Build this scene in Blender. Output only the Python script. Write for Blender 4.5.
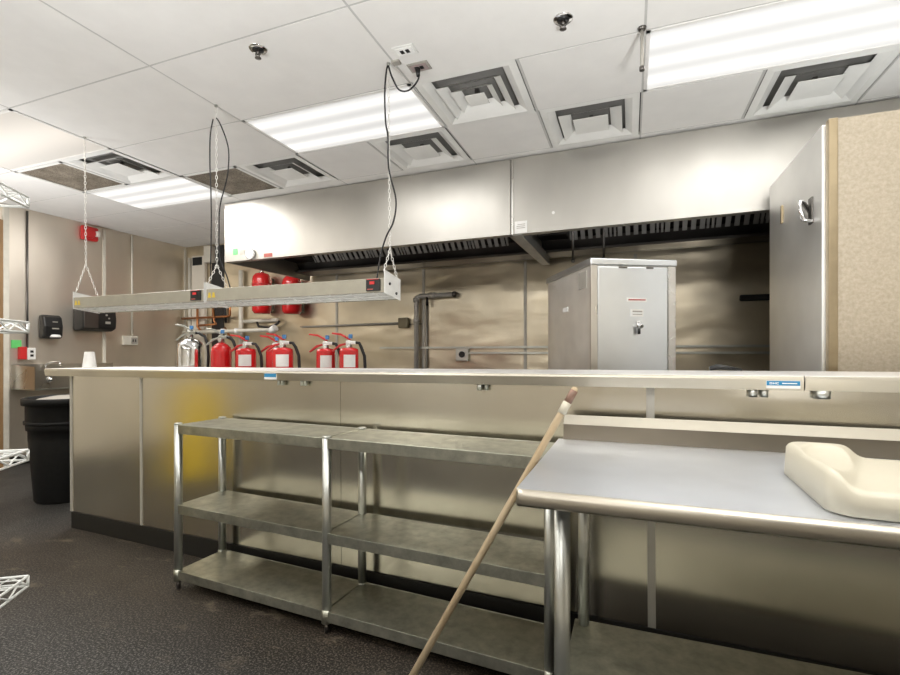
import bpy, bmesh, math, random
from mathutils import Vector, Matrix
for o in list(bpy.data.objects): bpy.data.objects.remove(o, do_unlink=True)
SC = bpy.context.scene
COL = SC.collection
R = math.radians
PI = math.pi
random.seed(7)
FAST_LIGHT = 1.0

# ---------------------------------------------------------------- camera, world, exposure
cam_d = bpy.data.cameras.new('camera'); cam = bpy.data.objects.new('camera', cam_d); COL.objects.link(cam)
cam.location = (0, 0, 1.24); cam.rotation_euler = (R(90), 0, R(20.75))
cam_d.sensor_fit = 'HORIZONTAL'; cam_d.sensor_width = 36.0; cam_d.lens = 36.0*476/900
cam_d.shift_y = 16.5/900; cam_d.clip_start = 0.02; cam_d.clip_end = 60
SC.camera = cam
w = bpy.data.worlds.new('world'); SC.world = w; w.use_nodes = True
w.node_tree.nodes['Background'].inputs[0].default_value = (1, .97, .93, 1)
w.node_tree.nodes['Background'].inputs[1].default_value = 0.30
SC.view_settings.view_transform = 'Standard'; SC.view_settings.look = 'None'
SC.view_settings.gamma = 1.0; SC.view_settings.use_curve_mapping = False
SC.view_settings.exposure = 0.47
# unseen fill lamps, added out of frame and aimed up to brighten the ceiling
for fx, fy, fz, fw in ((.9, -.2, .9, 42.0), (-1.9, -.3, .9, 32.0), (-5.2, 1.2, .85, 25.0)):
    fl = bpy.data.lights.new('bounce_flash', 'AREA'); fl.size = .5; fl.energy = fw; fl.color = (1, 1, 1)
    fo_ = bpy.data.objects.new('bounce_flash', fl); COL.objects.link(fo_); fo_.location = (fx, fy, fz)
    fo_.rotation_euler = (R(180-28), 0, 0); fl.spread = R(112)
LENS_E = 0.66         # brightness of the troffer lenses
TUBE_W = 16.0         # watts of each troffer's tubes

CZ = 2.88             # ceiling height

# ---------------------------------------------------------------- helpers
class MB:
    def __init__(s): s.v = []; s.f = []; s.sm = []
    def add(s, vs, fs, smooth=False):
        b = len(s.v); s.v += [tuple(v) for v in vs]
        for f in fs: s.f.append([i+b for i in f]); s.sm.append(smooth)
        return s
    def box(s, x0, y0, z0, x1, y1, z1):
        vs = [(x0,y0,z0),(x1,y0,z0),(x1,y1,z0),(x0,y1,z0),(x0,y0,z1),(x1,y0,z1),(x1,y1,z1),(x0,y1,z1)]
        return s.add(vs, [(0,3,2,1),(4,5,6,7),(0,1,5,4),(1,2,6,5),(2,3,7,6),(3,0,4,7)])
    def tube(s, pts, r, n=10, closed=False, caps=True):
        pts = [Vector(p) for p in pts]; m = len(pts)
        rs = r if isinstance(r, (list, tuple)) else [r]*m
        vs = []; prev = None
        for i, p in enumerate(pts):
            if closed: d = pts[(i+1) % m]-pts[i-1]
            else: d = pts[min(i+1, m-1)]-pts[max(i-1, 0)]
            d.normalize()
            if prev is None:
                a = Vector((0,0,1)) if abs(d.z) < .9 else Vector((1,0,0))
                u = d.cross(a).normalized()
            else:
                u = (prev-d*prev.dot(d))
                u = u.normalized() if u.length > 1e-6 else d.orthogonal().normalized()
            prev = u; w_ = d.cross(u)
            for k in range(n):
                t = 2*PI*k/n; vs.append(p+(u*math.cos(t)+w_*math.sin(t))*rs[i])
        fs = []
        for i in range(m if closed else m-1):
            j = (i+1) % m
            for k in range(n):
                k2 = (k+1) % n; fs.append((i*n+k, i*n+k2, j*n+k2, j*n+k))
        s.add(vs, fs, True)
        if caps and not closed:
            s.add(vs[:n], [tuple(range(n))[::-1]]); s.add(vs[-n:], [tuple(range(n))])
        return s
    def cyl(s, p0, p1, r, r2=None, n=20): return s.tube([p0, p1], [r, r if r2 is None else r2], n)
    def lathe(s, prof, n=24, c=(0,0,0)):
        vs = []; fs = []
        for (r, z) in prof:
            for k in range(n):
                t = 2*PI*k/n; vs.append((c[0]+r*math.cos(t), c[1]+r*math.sin(t), c[2]+z))
        for i in range(len(prof)-1):
            for k in range(n):
                k2 = (k+1) % n; fs.append((i*n+k, i*n+k2, (i+1)*n+k2, (i+1)*n+k))
        s.add(vs, fs, True)
        return s
    def prism(s, poly, axis, a, b, smooth=False):
        # poly 2D points; axis 'x' -> (y,z), 'y' -> (x,z), 'z' -> (x,y)
        def mk(p, t):
            return (t,p[0],p[1]) if axis == 'x' else (p[0],t,p[1]) if axis == 'y' else (p[0],p[1],t)
        n = len(poly); vs = [mk(p, a) for p in poly]+[mk(p, b) for p in poly]
        s.add(vs, [(i, (i+1) % n, n+(i+1) % n, n+i) for i in range(n)], smooth)
        s.add(vs, [tuple(range(n))[::-1], tuple(range(n, 2*n))])
        return s
    def sphere(s, c, r, n=12, sz=1.0):
        prof = [(max(1e-4, r*math.sin(PI*i/n)), -r*sz*math.cos(PI*i/n)) for i in range(n+1)]
        return s.lathe(prof, n*2, c)
    def build(s, name, mat, parent=None, loc=(0,0,0), bevel=0, kind=None, rotz=0):
        me = bpy.data.meshes.new(name); me.from_pydata(s.v, [], s.f)
        for p, q in zip(me.polygons, s.sm): p.use_smooth = q
        bm = bmesh.new(); bm.from_mesh(me)
        bmesh.ops.remove_doubles(bm, verts=bm.verts, dist=1e-5)
        bmesh.ops.recalc_face_normals(bm, faces=bm.faces)
        bm.to_mesh(me); bm.free()
        me.materials.append(mat)
        o = bpy.data.objects.new(name, me); COL.objects.link(o)
        o.location = loc; o.rotation_euler = (0,0,rotz)
        if parent: o.parent = parent
        if bevel:
            m = o.modifiers.new('bevel', 'BEVEL'); m.width = bevel; m.segments = 2; m.limit_method = 'ANGLE'; m.angle_limit = R(50)
        if kind: o['kind'] = kind
        return o

def tag(o, label, cat, group=None):
    o['label'] = label; o['category'] = cat
    if group: o['group'] = group
    return o
def thing(name, label, cat, loc=(0,0,0), rotz=0, group=None):
    o = bpy.data.objects.new(name, None); COL.objects.link(o); o.empty_display_size = .1
    o.location = loc; o.rotation_euler = (0,0,rotz)
    return tag(o, label, cat, group)
def dup(root, loc, label, rotz=None):
    r = root.copy(); COL.objects.link(r); r.location = loc; r['label'] = label
    if rotz is not None: r.rotation_euler = (0,0,rotz)
    for ch in [c for c in bpy.data.objects if c.parent == root]:
        c = ch.copy(); COL.objects.link(c); c.parent = r
        for g in [q for q in bpy.data.objects if q.parent == ch]:
            d = g.copy(); COL.objects.link(d); d.parent = c
    return r
def struct(mb, name, mat, bevel=0): return mb.build(name, mat, None, bevel=bevel, kind='structure')

# ---------------------------------------------------------------- materials
def base_mat(name):
    m = bpy.data.materials.new(name); m.use_nodes = True
    nt = m.node_tree; b = nt.nodes['Principled BSDF']
    return m, nt, b
def N(nt, t, **kw):
    n = nt.nodes.new(t)
    for k, v in kw.items(): setattr(n, k, v)
    return n
def noise(nt, scale, detail=4, rough=.55, vec=None, sc3=None, coord='Object'):
    tc = N(nt, 'ShaderNodeTexCoord'); mp = N(nt, 'ShaderNodeMapping')
    nt.links.new(tc.outputs[coord], mp.inputs[0])
    if sc3: mp.inputs['Scale'].default_value = sc3
    n = N(nt, 'ShaderNodeTexNoise'); n.inputs['Scale'].default_value = scale
    n.inputs['Detail'].default_value = detail; n.inputs['Roughness'].default_value = rough
    nt.links.new(mp.outputs[0], n.inputs['Vector'])
    return n
def ramp(nt, src, stops, out=0):
    r = N(nt, 'ShaderNodeValToRGB'); e = r.color_ramp.elements
    while len(e) < len(stops): e.new(.5)
    for el, (p, c) in zip(e, stops):
        el.position = p; el.color = (c, c, c, 1) if not isinstance(c, tuple) else (*c, 1)
    nt.links.new(src.outputs[out], r.inputs[0]); return r
def bump(nt, b, src, strength, dist=.01, out=0):
    bp = N(nt, 'ShaderNodeBump'); bp.inputs['Strength'].default_value = strength; bp.inputs['Distance'].default_value = dist
    nt.links.new(src.outputs[out], bp.inputs['Height']); nt.links.new(bp.outputs[0], b.inputs['Normal']); return bp
def plain(name, col, rough=.5, metal=0.0, spec=.5, var=0.06, nscale=14, coat=0):
    m, nt, b = base_mat(name)
    n = noise(nt, nscale)
    lo = tuple(max(0, c*(1-var)) for c in col); hi = tuple(min(1, c*(1+var)) for c in col)
    r = ramp(nt, n, [(.3, lo), (.7, hi)]); nt.links.new(r.outputs[0], b.inputs['Base Color'])
    b.inputs['Roughness'].default_value = rough; b.inputs['Metallic'].default_value = metal
    b.inputs['Specular IOR Level'].default_value = spec; b.inputs['Coat Weight'].default_value = coat
    return m
def steel(name, col=(.62,.60,.55), rough=.28, rvar=.1, wav=.08, wscale=1.6, smear=.12, stretch=(1,1,1), dents=0):
    m, nt, b = base_mat(name); b.inputs['Metallic'].default_value = 1
    n1 = noise(nt, 2.2, 3, .5, sc3=stretch)
    lo = tuple(c*(1-smear) for c in col); hi = tuple(min(1, c*(1+smear)) for c in col)
    r = ramp(nt, n1, [(.32, lo), (.68, hi)]); nt.links.new(r.outputs[0], b.inputs['Base Color'])
    n2 = noise(nt, 2.6, 2, .45, sc3=stretch)
    r2 = ramp(nt, n2, [(.3, max(.04, rough-rvar)), (.7, rough+rvar)]); nt.links.new(r2.outputs[0], b.inputs['Roughness'])
    n3 = noise(nt, wscale, 2, .5)
    bp = bump(nt, b, n3, wav, .05)
    if dents:
        n4 = noise(nt, 3.2, 1, .4, sc3=(.6, 1, 1.4))
        b2 = N(nt, 'ShaderNodeBump'); b2.inputs['Strength'].default_value = dents; b2.inputs['Distance'].default_value = .06
        nt.links.new(n4.outputs[0], b2.inputs['Height']); nt.links.new(bp.outputs[0], b2.inputs['Normal']); nt.links.new(b2.outputs[0], b.inputs['Normal'])
    return m

M = {}
M['steel'] = steel('stainless_steel', (.68,.66,.62), .28, .03, .05, 1.6, .06)
M['steel_counter'] = steel('stainless_counter_front', (.64,.60,.51), .22, .03, .02, .8, .05)
M['steel_top'] = steel('stainless_worktop', (.76,.79,.84), .45, .03, .01, 2, .08)
M['counter_top'] = steel('worn_bright_counter_top', (.86,.85,.83), .55, .03, .01, 2, .05)  # base colour lightened to stand in for bright reflections at grazing view
M['steel_hood'] = steel('stainless_hood', (.53,.515,.48), .44, .04, .07, .9, .07, stretch=(1,1,.5))
M['steel_wall'] = steel('stainless_wall', (.80,.74,.65), .45, .04, .06, 1.0, .07, stretch=(1,1,.4))
M['steel_back'] = steel('stainless_back_wall', (.64,.57,.44), .33, .04, .10, 1.1, .10, dents=.32)
M['steel_cab'] = steel('stainless_cabinet', (.78,.81,.83), .33, .03, .04, 1.4, .06)
M['steel_cab_side'] = steel('scuffed_stainless', (.86,.85,.82), .50, .06, .08, 2.0, .12)
M['mirror'] = steel('bright_stainless', (.76,.76,.76), .13, .03, .02, .8, .04)
M['door_steel'] = steel('brushed_door_steel', (.90,.90,.89), .46, .04, .03, 1.0, .06)
M['splash'] = steel('brown_tinted_backsplash', (.27,.235,.185), .36, .03, .02, 1.5, .12)  # dark reflection painted into the steel's base colour
M['roll'] = steel('stainless_rolled_edge', (.42,.385,.32), .36, .03, .02, 1.5, .08)  # darker than the tabletop steel: brownish room reflection put into the colour
M['gridgrey'] = plain('ceiling_grid_grey', (.54,.535,.515), .6, 0, .3, .03)
M['duct'] = plain('grey_duct_metal', (.22,.215,.205), .6)
M['lip'] = steel('stainless_counter_edge', (.60,.56,.47), .36, .04, .02, 1.5, .08)
M['dark_steel'] = steel('greasy_dark_steel', (.16,.15,.14), .38, .06, .05, 2, .2)
M['galv'] = steel('galvanised_steel', (.55,.56,.52), .36, .05, .03, 3, .15)
M['shelfmetal'] = steel('zinc_shelf', (.44,.44,.37), .40, .06, .03, 3, .22)
for nd in M['shelfmetal'].node_tree.nodes:
    if nd.type == 'TEX_NOISE' and abs(nd.inputs['Scale'].default_value-2.2) < .01: nd.inputs['Scale'].default_value = 16; nd.inputs['Detail'].default_value = 5; nd.inputs['Roughness'].default_value = .65
M['chrome'] = plain('chrome', (.78,.78,.78), .12, 1.0)
M['chain'] = plain('zinc_chain', (.80,.79,.75), .4, .2)
M['wire'] = plain('white_coated_wire', (.82,.83,.80), .35, 0)
M['white'] = plain('white_enamel', (.80,.80,.78), .35)
M['tile'] = plain('vinyl_ceiling_tile', (.80,.79,.765), .65, 0, .3, .025, 6)
M['tbar'] = plain('ceiling_grid_white', (.80,.79,.765), .5, 0, .3, .03)
M['vent_white'] = plain('vent_white', (.80,.80,.77), .5, 0, .4, .04, 5)
M['black'] = plain('black_plastic', (.012,.012,.012), .35)
M['matte_black'] = plain('matte_black', (.01,.01,.01), .8)
M['rubber'] = plain('black_rubber', (.012,.012,.013), .5)
M['bin'] = plain('black_bin_plastic', (.007,.007,.007), .55, 0, .3, .3, 30)
M['red'] = plain('red_enamel', (.62,.012,.014), .25, 0, .5, .05, 6, .4)
M['redplastic'] = plain('red_plastic', (.60,.03,.03), .4)
M['paper'] = plain('white_paper', (.86,.86,.84), .7)
M['green'] = plain('green_tape', (.13,.62,.17), .6)
M['blue'] = plain('blue_label', (.03,.24,.46), .5)
M['yellow'] = plain('yellow_label', (.66,.48,.05), .5)
M['yellowplastic'] = plain('yellow_plastic', (.85,.62,.02), .5)
M['copper'] = plain('copper_pipe', (.52,.23,.10), .35, 1.0)
M['greypipe'] = plain('grey_pipe', (.40,.38,.34), .5, .2)
M['gaspipe'] = plain('galvanised_gas_pipe', (.55,.535,.50), .45, .3, var=.15)
M['strip'] = plain('brushed_cover_strip', (.50,.48,.43), .45, .4)
M['oldbrass'] = plain('tarnished_box', (.22,.19,.12), .5, .3)
M['socketpink'] = plain('grey_pink_socket', (.36,.29,.28), .5)
M['whitepipe'] = plain('white_pipe', (.66,.63,.55), .5)
M['darkpanel'] = plain('dark_panel', (.022,.021,.02), .6)
M['lensglass'] = plain('clear_strobe', (.85,.82,.75), .2)
M['cream'] = plain('cream_plastic', (.60,.56,.45), .42, 0, .4, .03, 5)
M['lampwhite'] = plain('lamp_cream_enamel', (.37,.345,.275), .4, .2)
M['bluetag'] = plain('blue_tag', (.08,.25,.55), .5)
M['bronze'] = plain('bronze_trim', (.42,.34,.22), .35, .9)
M['brown'] = plain('brown_door', (.28,.17,.08), .55, 0, .4, .15, 3)
M['beigewall'] = plain('beige_wall_panel', (.74,.69,.60), .55, 0, .4, .04, 3)
M['kick'] = plain('black_cove_base', (.010,.009,.007), .5)
M['worn'] = plain('worn_brown_paint', (.24,.14,.10), .5, var=.3, nscale=60)
M['pink'] = plain('red_tape', (.45,.10,.08), .5)
def wood_mat():
    m, nt, b = base_mat('worn_wood_handle')
    n = noise(nt, 9, 5, .6, sc3=(1,1,.08))
    r = ramp(nt, n, [(.3, (.42,.31,.18)), (.7, (.64,.53,.36))]); nt.links.new(r.outputs[0], b.inputs['Base Color'])
    b.inputs['Roughness'].default_value = .5; return m
M['wood'] = wood_mat()
def floor_mat():
    m, nt, b = base_mat('speckled_floor')
    n = noise(nt, 115, 2, .8)
    r = ramp(nt, n, [(.43, (.003,.003,.003)), (.52, (.015,.0145,.0135)), (.62, (.15,.145,.135))])
    n2 = noise(nt, 1.3, 6, .65)
    r2 = ramp(nt, n2, [(.42, 0.0), (.64, 1.0)])
    # brown worn strip along the counter
    tc = N(nt, 'ShaderNodeTexCoord'); sx = N(nt, 'ShaderNodeSeparateXYZ'); nt.links.new(tc.outputs['Object'], sx.inputs[0])
    mr = N(nt, 'ShaderNodeMapRange'); mr.inputs[1].default_value = 1.3; mr.inputs[2].default_value = 1.75
    nt.links.new(sx.outputs['Y'], mr.inputs[0])
    mr2 = N(nt, 'ShaderNodeMapRange'); mr2.inputs[1].default_value = -4.1; mr2.inputs[2].default_value = -3.6
    nt.links.new(sx.outputs['X'], mr2.inputs[0])
    mu0 = N(nt, 'ShaderNodeMath', operation='MULTIPLY'); nt.links.new(mr.outputs[0], mu0.inputs[0]); nt.links.new(mr2.outputs[0], mu0.inputs[1])
    mu = N(nt, 'ShaderNodeMath', operation='MULTIPLY'); nt.links.new(mu0.outputs[0], mu.inputs[0]); mu.inputs[1].default_value = .88
    mix = N(nt, 'ShaderNodeMix', data_type='RGBA'); nt.links.new(mu.outputs[0], mix.inputs[0])
    rb = ramp(nt, n, [(.43, (.005,.0035,.002)), (.52, (.022,.015,.0085)), (.63, (.105,.080,.055))])
    nt.links.new(r.outputs[0], mix.inputs[6]); nt.links.new(rb.outputs[0], mix.inputs[7])
    n3 = noise(nt, 5, 5, .7, sc3=(.7,1.4,1)); r3 = ramp(nt, n3, [(.58, 0.0), (.67, .75)])
    mu2 = N(nt, 'ShaderNodeMath', operation='MULTIPLY'); nt.links.new(r3.outputs[0], mu2.inputs[0]); nt.links.new(mu.outputs[0], mu2.inputs[1])
    mix2 = N(nt, 'ShaderNodeMix', data_type='RGBA'); nt.links.new(mu2.outputs[0], mix2.inputs[0])
    nt.links.new(mix.outputs[2], mix2.inputs[6]); mix2.inputs[7].default_value = (.16,.13,.09,1)
    nt.links.new(mix2.outputs[2], b.inputs['Base Color'])
    b.inputs['Roughness'].default_value = .5
    rr = ramp(nt, n2, [(.3, .42), (.7, .68)]); nt.links.new(rr.outputs[0], b.inputs['Roughness'])
    bump(nt, b, n, .25, .002)
    return m
M['floor'] = floor_mat()
def frp_mat():
    m, nt, b = base_mat('pebbled_beige_panel')
    n = noise(nt, 48, 2, .5); n2 = noise(nt, 60, 3, .6)
    r = ramp(nt, n2, [(.3, (.40,.34,.25)), (.7, (.51,.445,.345))]); nt.links.new(r.outputs[0], b.inputs['Base Color'])
    b.inputs['Roughness'].default_value = .42; bump(nt, b, n, .55, .006); return m
M['frp'] = frp_mat()
def grille_mat():
    m, nt, b = base_mat('dusty_perforated_grille')
    n = noise(nt, 5, 6, .65); r = ramp(nt, n, [(.3, (.11,.09,.065)), (.55, (.23,.195,.15)), (.75, (.36,.32,.26))])
    tc = N(nt, 'ShaderNodeTexCoord'); v = N(nt, 'ShaderNodeTexVoronoi'); v.inputs['Scale'].default_value = 70
    nt.links.new(tc.outputs['Object'], v.inputs['Vector'])
    r2 = ramp(nt, v, [(.25, .25), (.4, 1.0)])
    mx = N(nt, 'ShaderNodeMix', data_type='RGBA', blend_type='MULTIPLY'); mx.inputs[0].default_value = .8
    nt.links.new(r.outputs[0], mx.inputs[6]); nt.links.new(r2.outputs[0], mx.inputs[7])
    nt.links.new(mx.outputs[2], b.inputs['Base Color']); b.inputs['Roughness'].default_value = .8; return m
M['grille'] = grille_mat()
def lens_mat(name, col, strength, bands):
    m, nt, b = base_mat(name)
    tc = N(nt, 'ShaderNodeTexCoord'); sx = N(nt, 'ShaderNodeSeparateXYZ'); nt.links.new(tc.outputs['Generated'], sx.inputs[0])
    mu = N(nt, 'ShaderNodeMath', operation='MULTIPLY'); mu.inputs[1].default_value = 2*PI*bands; nt.links.new(sx.outputs['Y'], mu.inputs[0])
    co = N(nt, 'ShaderNodeMath', operation='COSINE'); nt.links.new(mu.outputs[0], co.inputs[0])
    mr = N(nt, 'ShaderNodeMapRange'); mr.inputs[1].default_value = -1; mr.inputs[2].default_value = 1
    mr.inputs[3].default_value = strength*1.0; mr.inputs[4].default_value = strength*.62
    nt.links.new(co.outputs[0], mr.inputs[0]); nt.links.new(mr.outputs[0], b.inputs['Emission Strength'])
    b.inputs['Emission Color'].default_value = (*col, 1); b.inputs['Base Color'].default_value = (.35,.35,.34,1)
    b.inputs['Roughness'].default_value = .3
    return m
M['lens'] = lens_mat('light_lens_cool', (1,.99,.97), LENS_E, 3)
M['lens_warm'] = lens_mat('light_lens_warm', (1,.90,.78), LENS_E*.72, 1)

# ================================================================= SETTING
XL, XR, YB, YF = -6.4, 2.75, 5.42, -3.0
struct(MB().box(-9, YF-.1, -.1, XR+.1, YB+.1, 0), 'floor', M['floor'])
struct(MB().box(XL-.12, 3.0, 0, XL, YB+.1, 3.02), 'wall_left', M['steel_wall'])
struct(MB().box(XL-.12, YF, 0, XL, 3.0, 3.02), 'wall_west', M['beigewall'])
struct(MB().box(XL, YB, 0, XR, YB+.1, 3.02), 'wall_back', M['steel_back'])
struct(MB().box(XR, YF, 0, XR+.1, YB+.1, 3.02), 'wall_right', M['beigewall'])
struct(MB().box(XL-.12, YF-.1, 0, XR+.1, YF, 3.02), 'wall_front', M['beigewall'])
# door in the left wall, next to the hand sink
struct(MB().box(XL, 2.1, 0, XL+.02, 3.12, 2.7), 'door_1', M['brown'])
struct(MB().box(XL, 3.12, 0, XL+.03, 3.17, 2.87), 'trim_1', M['whitepipe'])
struct(MB().box(XL, 3.17, 0, XL+.012, YB, .1), 'baseboard_left', M['kick'])
# cover strips on the wall panels
for i, y in enumerate([4.194, 5.40]): struct(MB().box(XL, y-.018, .1, XL+.008, y+.018, 2.86), 'trim_%d' % (i+2), M['whitepipe'])
for i, x in enumerate([-3.672, -2.404, -1.128, .05]): struct(MB().box(x-.017, YB-.008, .1, x+.017, YB, 2.3), 'trim_%d' % (i+4), M['strip'])
struct(MB().box(-4.27, YB-.004, 1.609, -2.42, YB, 1.619), 'trim_8', M['dark_steel'])
struct(MB().box(-5.87, YB-.012, .1, -5.64, YB, 2.86), 'trim_9', M['darkpanel'])  # flat dark sheet painted in place of a shaded opening

# ceiling: tiles laid in a white grid
GX = [.07+1.316*k for k in range(-5, 3)]; GX[0] = -6.4; GX[-1] = 2.75
GY = [-3.0, -2.35, -1.74, -1.13, -.52, .09, .70, 1.31, 1.93, 2.61, 3.215, 3.83, 4.44, 5.05, YB]
X0 = {-5:-6.4}
def gx(k): return GX[k+5]
troffers = [(-4, 1.93, 2.61), (-2, 2.61, 3.215), (0, 2.61, 3.215), (-4, 3.215, 3.83)]
behind = [(-4, -.52, .09), (-2, .09, .70), (0, .09, .70), (-3, -1.74, -1.13), (-1, -1.74, -1.13)]  # unseen panels added out of frame for extra illumination
half_cells = [(-1, 0, 2.61), (-1, 1, 3.215), (1, 0, 3.215), (-2, 1, 3.215), (-3, 1, 3.215), (-4, 1, 2.61), (-4, 0, 2.61), (-3, 0, 3.215)]
# (k, half, y0): k = cell from GX line k ; half 0 = left half, 1 = right half
# corrected by measured positions
diff_cells = {(-1, 0, 2.61), (-1, 1, 3.215), (0, 1, 3.215), (-2, 1, 3.215), (-3, 1, 3.215), (-4, 1, 2.61)}
grille_cells = {(-4, 0, 2.61), (-3, 0, 3.215)}
tr = {(k, y0) for k, y0, y1 in troffers+behind}
tb = MB(); T = .0035
def tile(x0, y0, x1, y1): tb.box(x0+.0062, y0+.0062, CZ+.001, x1-.0062, y1-.0062, CZ+.016)
bars = MB()
for k in range(-5, 2):
    for j in range(len(GY)-1):
        x0, x1, y0, y1 = gx(k), gx(k+1), GY[j], GY[j+1]
        if (k, y0) in tr: continue
        xm = (x0+x1)/2
        sp = [(k, h, y0) in diff_cells or (k, h, y0) in grille_cells for h in (0, 1)]
        if any(sp):
            bars.box(xm-.008, y0, CZ, xm+.008, y1, CZ+.02)
            if not sp[0]: tile(x0, y0, xm, y1)
            if not sp[1]: tile(xm, y0, x1, y1)
        else: tile(x0, y0, x1, y1)
struct(tb, 'ceiling', M['tile'])
for x in GX[1:-1]: bars.box(x-.006, YF, CZ+.0025, x+.006, YB, CZ+.02)
for y in GY[1:-1]: bars.box(XL, y-.006, CZ+.003, XR, y+.006, CZ+.021)
struct(bars, 'trim_10', M['gridgrey'])
struct(MB().box(XL-.12, YF-.1, 3.02, XR+.1, YB+.1, 3.1), 'trim_11', M['darkpanel'])

# ================================================================= CEILING FITTINGS
def troffer(k, y0, y1, label, warm=False, power=1.0, seen=True):
    x0, x1 = gx(k)+.0065, gx(k+1)-.0065; y0 += .0065; y1 -= .0065
    cx, cy = (x0+x1)/2, (y0+y1)/2; a, b = (x1-x0)/2, (y1-y0)/2
    t = thing('ceiling_light', label, 'ceiling light', (cx, cy, CZ), 0, 'recessed ceiling lights')
    fr = MB()
    for q in ((-a,-b,a,-b+.02), (-a,b-.02,a,b), (-a,-b,-a+.02,b), (a-.02,-b,a,b)): fr.box(q[0], q[1], -.002, q[2], q[3], .012)
    fr.build('light_frame', M['tbar'], t)
    MB().box(-a+.02, -b+.02, .003, a-.02, b-.02, .008).build('diffuser', M['lens_warm' if warm else 'lens'], t)
    MB().box(-a+.005, -b+.005, .012, a-.005, b-.005, .11).build('housing', M['white'], t)
    ld = bpy.data.lights.new('fluorescent_tubes', 'AREA'); ld.shape = 'RECTANGLE'; ld.size = 2*a-.06; ld.size_y = 2*b-.06
    ld.energy = TUBE_W*power; ld.color = (1, .90, .78) if warm else (1, .975, .94)
    lo = bpy.data.objects.new('fluorescent_tubes', ld); COL.objects.link(lo); lo.parent = t; lo.location = (0,0,-.006)
    return t
troffer(-4, 1.93, 2.61, 'warm cream ceiling light panel cut by the left picture edge above the dusty grille', True, .8)
troffer(-2, 2.61, 3.215, 'long white ceiling light panel above the middle hanging chain and left of the ceiling outlets', False, .58)
troffer(0, 2.61, 3.215, 'large bright ceiling light panel at top right beside the short hanging rod', False, .46)
troffer(-4, 3.215, 3.83, 'white ceiling light panel furthest from camera, between two dusty return grilles', False, 1.7)
for i, (k, a, b) in enumerate(behind):
    troffer(k, a, b, ['ceiling light panel behind the camera nearest the left wall', 'ceiling light panel behind the camera above the wire shelves',
        'ceiling light panel behind the camera right above the worktable', 'ceiling light panel at the rear of the room on the left', 'ceiling light panel at the rear of the room on the right'][i], False, 1.3)

def make_diffuser(label, rings=3):
    t = thing('air_diffuser', label, 'ceiling vent', (0,0,CZ), 0, 'square ceiling air diffusers')
    A = .300; fr = MB(); ZT = .026
    def fr_ring(o, i, zo, zi, mb):
        vs = []
        for h, z in ((o, zo), (i, zi)):
            vs += [(-h,-h,z),(h,-h,z),(h,h,z),(-h,h,z)]
        mb.add(vs, [(j, (j+1) % 4, 4+(j+1) % 4, 4+j) for j in range(4)])
    fr_ring(A+.016, .272, -.001, -.003, fr); fr_ring(.272, .225, -.003, ZT, fr); fr_ring(.272, .272, -.003, .05, fr)
    fr.build('frame', M['vent_white'], t)
    cones = ((.205, .150), (.135, .085)) if rings == 3 else ((.205, .130),)
    for (o, i) in cones:
        mb = MB(); fr_ring(o, i, -.012, ZT, mb); fr_ring(o, i-.002, -.010, ZT+.002, mb)
        mb.build('louvre_ring', M['vent_white'], t)
    c = .065 if rings == 3 else .115
    MB().prism([(-c,-c),(c,-c),(c,c),(-c,c)], 'z', -.013, -.009).build('centre_plate', M['vent_white'], t)
    MB().box(-.012, -.012, -.009, .012, .012, .06).build('stem', M['dark_steel'], t)
    MB().box(-A, -A, .055, A, A, .075).build('duct_plate', M['duct'], t)
    return t
dl = [(-1, 0, 2.61, 'large square air vent beside the ceiling outlets, nearest and with three rings'),
      (-1, 1, 3.215, 'square air vent against the hood, left of the short hanging rod'),
      (0, 1, 3.215, 'square air vent at far right below the big light panel'),
      (-2, 1, 3.215, 'square air vent behind the middle chain between hood and light panel'),
      (-3, 1, 3.215, 'square air vent above the left hood end beside a brown grille'),
      (-4, 1, 2.61, 'square air vent at far left between warm light panel and brown grille')]
proto = None
for q, (k, h, y0, lab) in enumerate(dl):
    x0 = gx(k)+(gx(k+1)-gx(k))/2*h; xm = x0+(gx(k+1)-gx(k))/4; y1 = GY[GY.index(y0)+1]
    p = (xm, (y0+y1)/2, CZ)
    if q == 0: make_diffuser(lab, 3).location = p
    elif proto is None: proto = make_diffuser(lab, 2); proto.location = p
    else: dup(proto, p, lab)
def grille(k, h, y0, lab):
    x0 = gx(k)+(gx(k+1)-gx(k))/2*h; x1 = x0+(gx(k+1)-gx(k))/2; y1 = GY[GY.index(y0)+1]
    t = thing('return_grille', lab, 'ceiling vent', ((x0+x1)/2, (y0+y1)/2, CZ), 0, 'brown return grilles'); a = (x1-x0)/2-.009; b = (y1-y0)/2-.009
    fr = MB()
    for q in ((-a,-b,a,-b+.025), (-a,b-.025,a,b), (-a,-b,-a+.025,b), (a-.025,-b,a,b)): fr.box(q[0], q[1], -.003, q[2], q[3], .01)
    fr.build('frame', M['vent_white'], t)
    MB().box(-a+.02, -b+.02, .002, a-.02, b-.02, .008).build('perforated_plate', M['grille'], t)
grille(-4, 0, 2.61, 'brown dusty return grille at far left beside the warm light panel')
grille(-3, 0, 3.215, 'brown dusty return grille beside the left hanging chain, near the hood')

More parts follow.
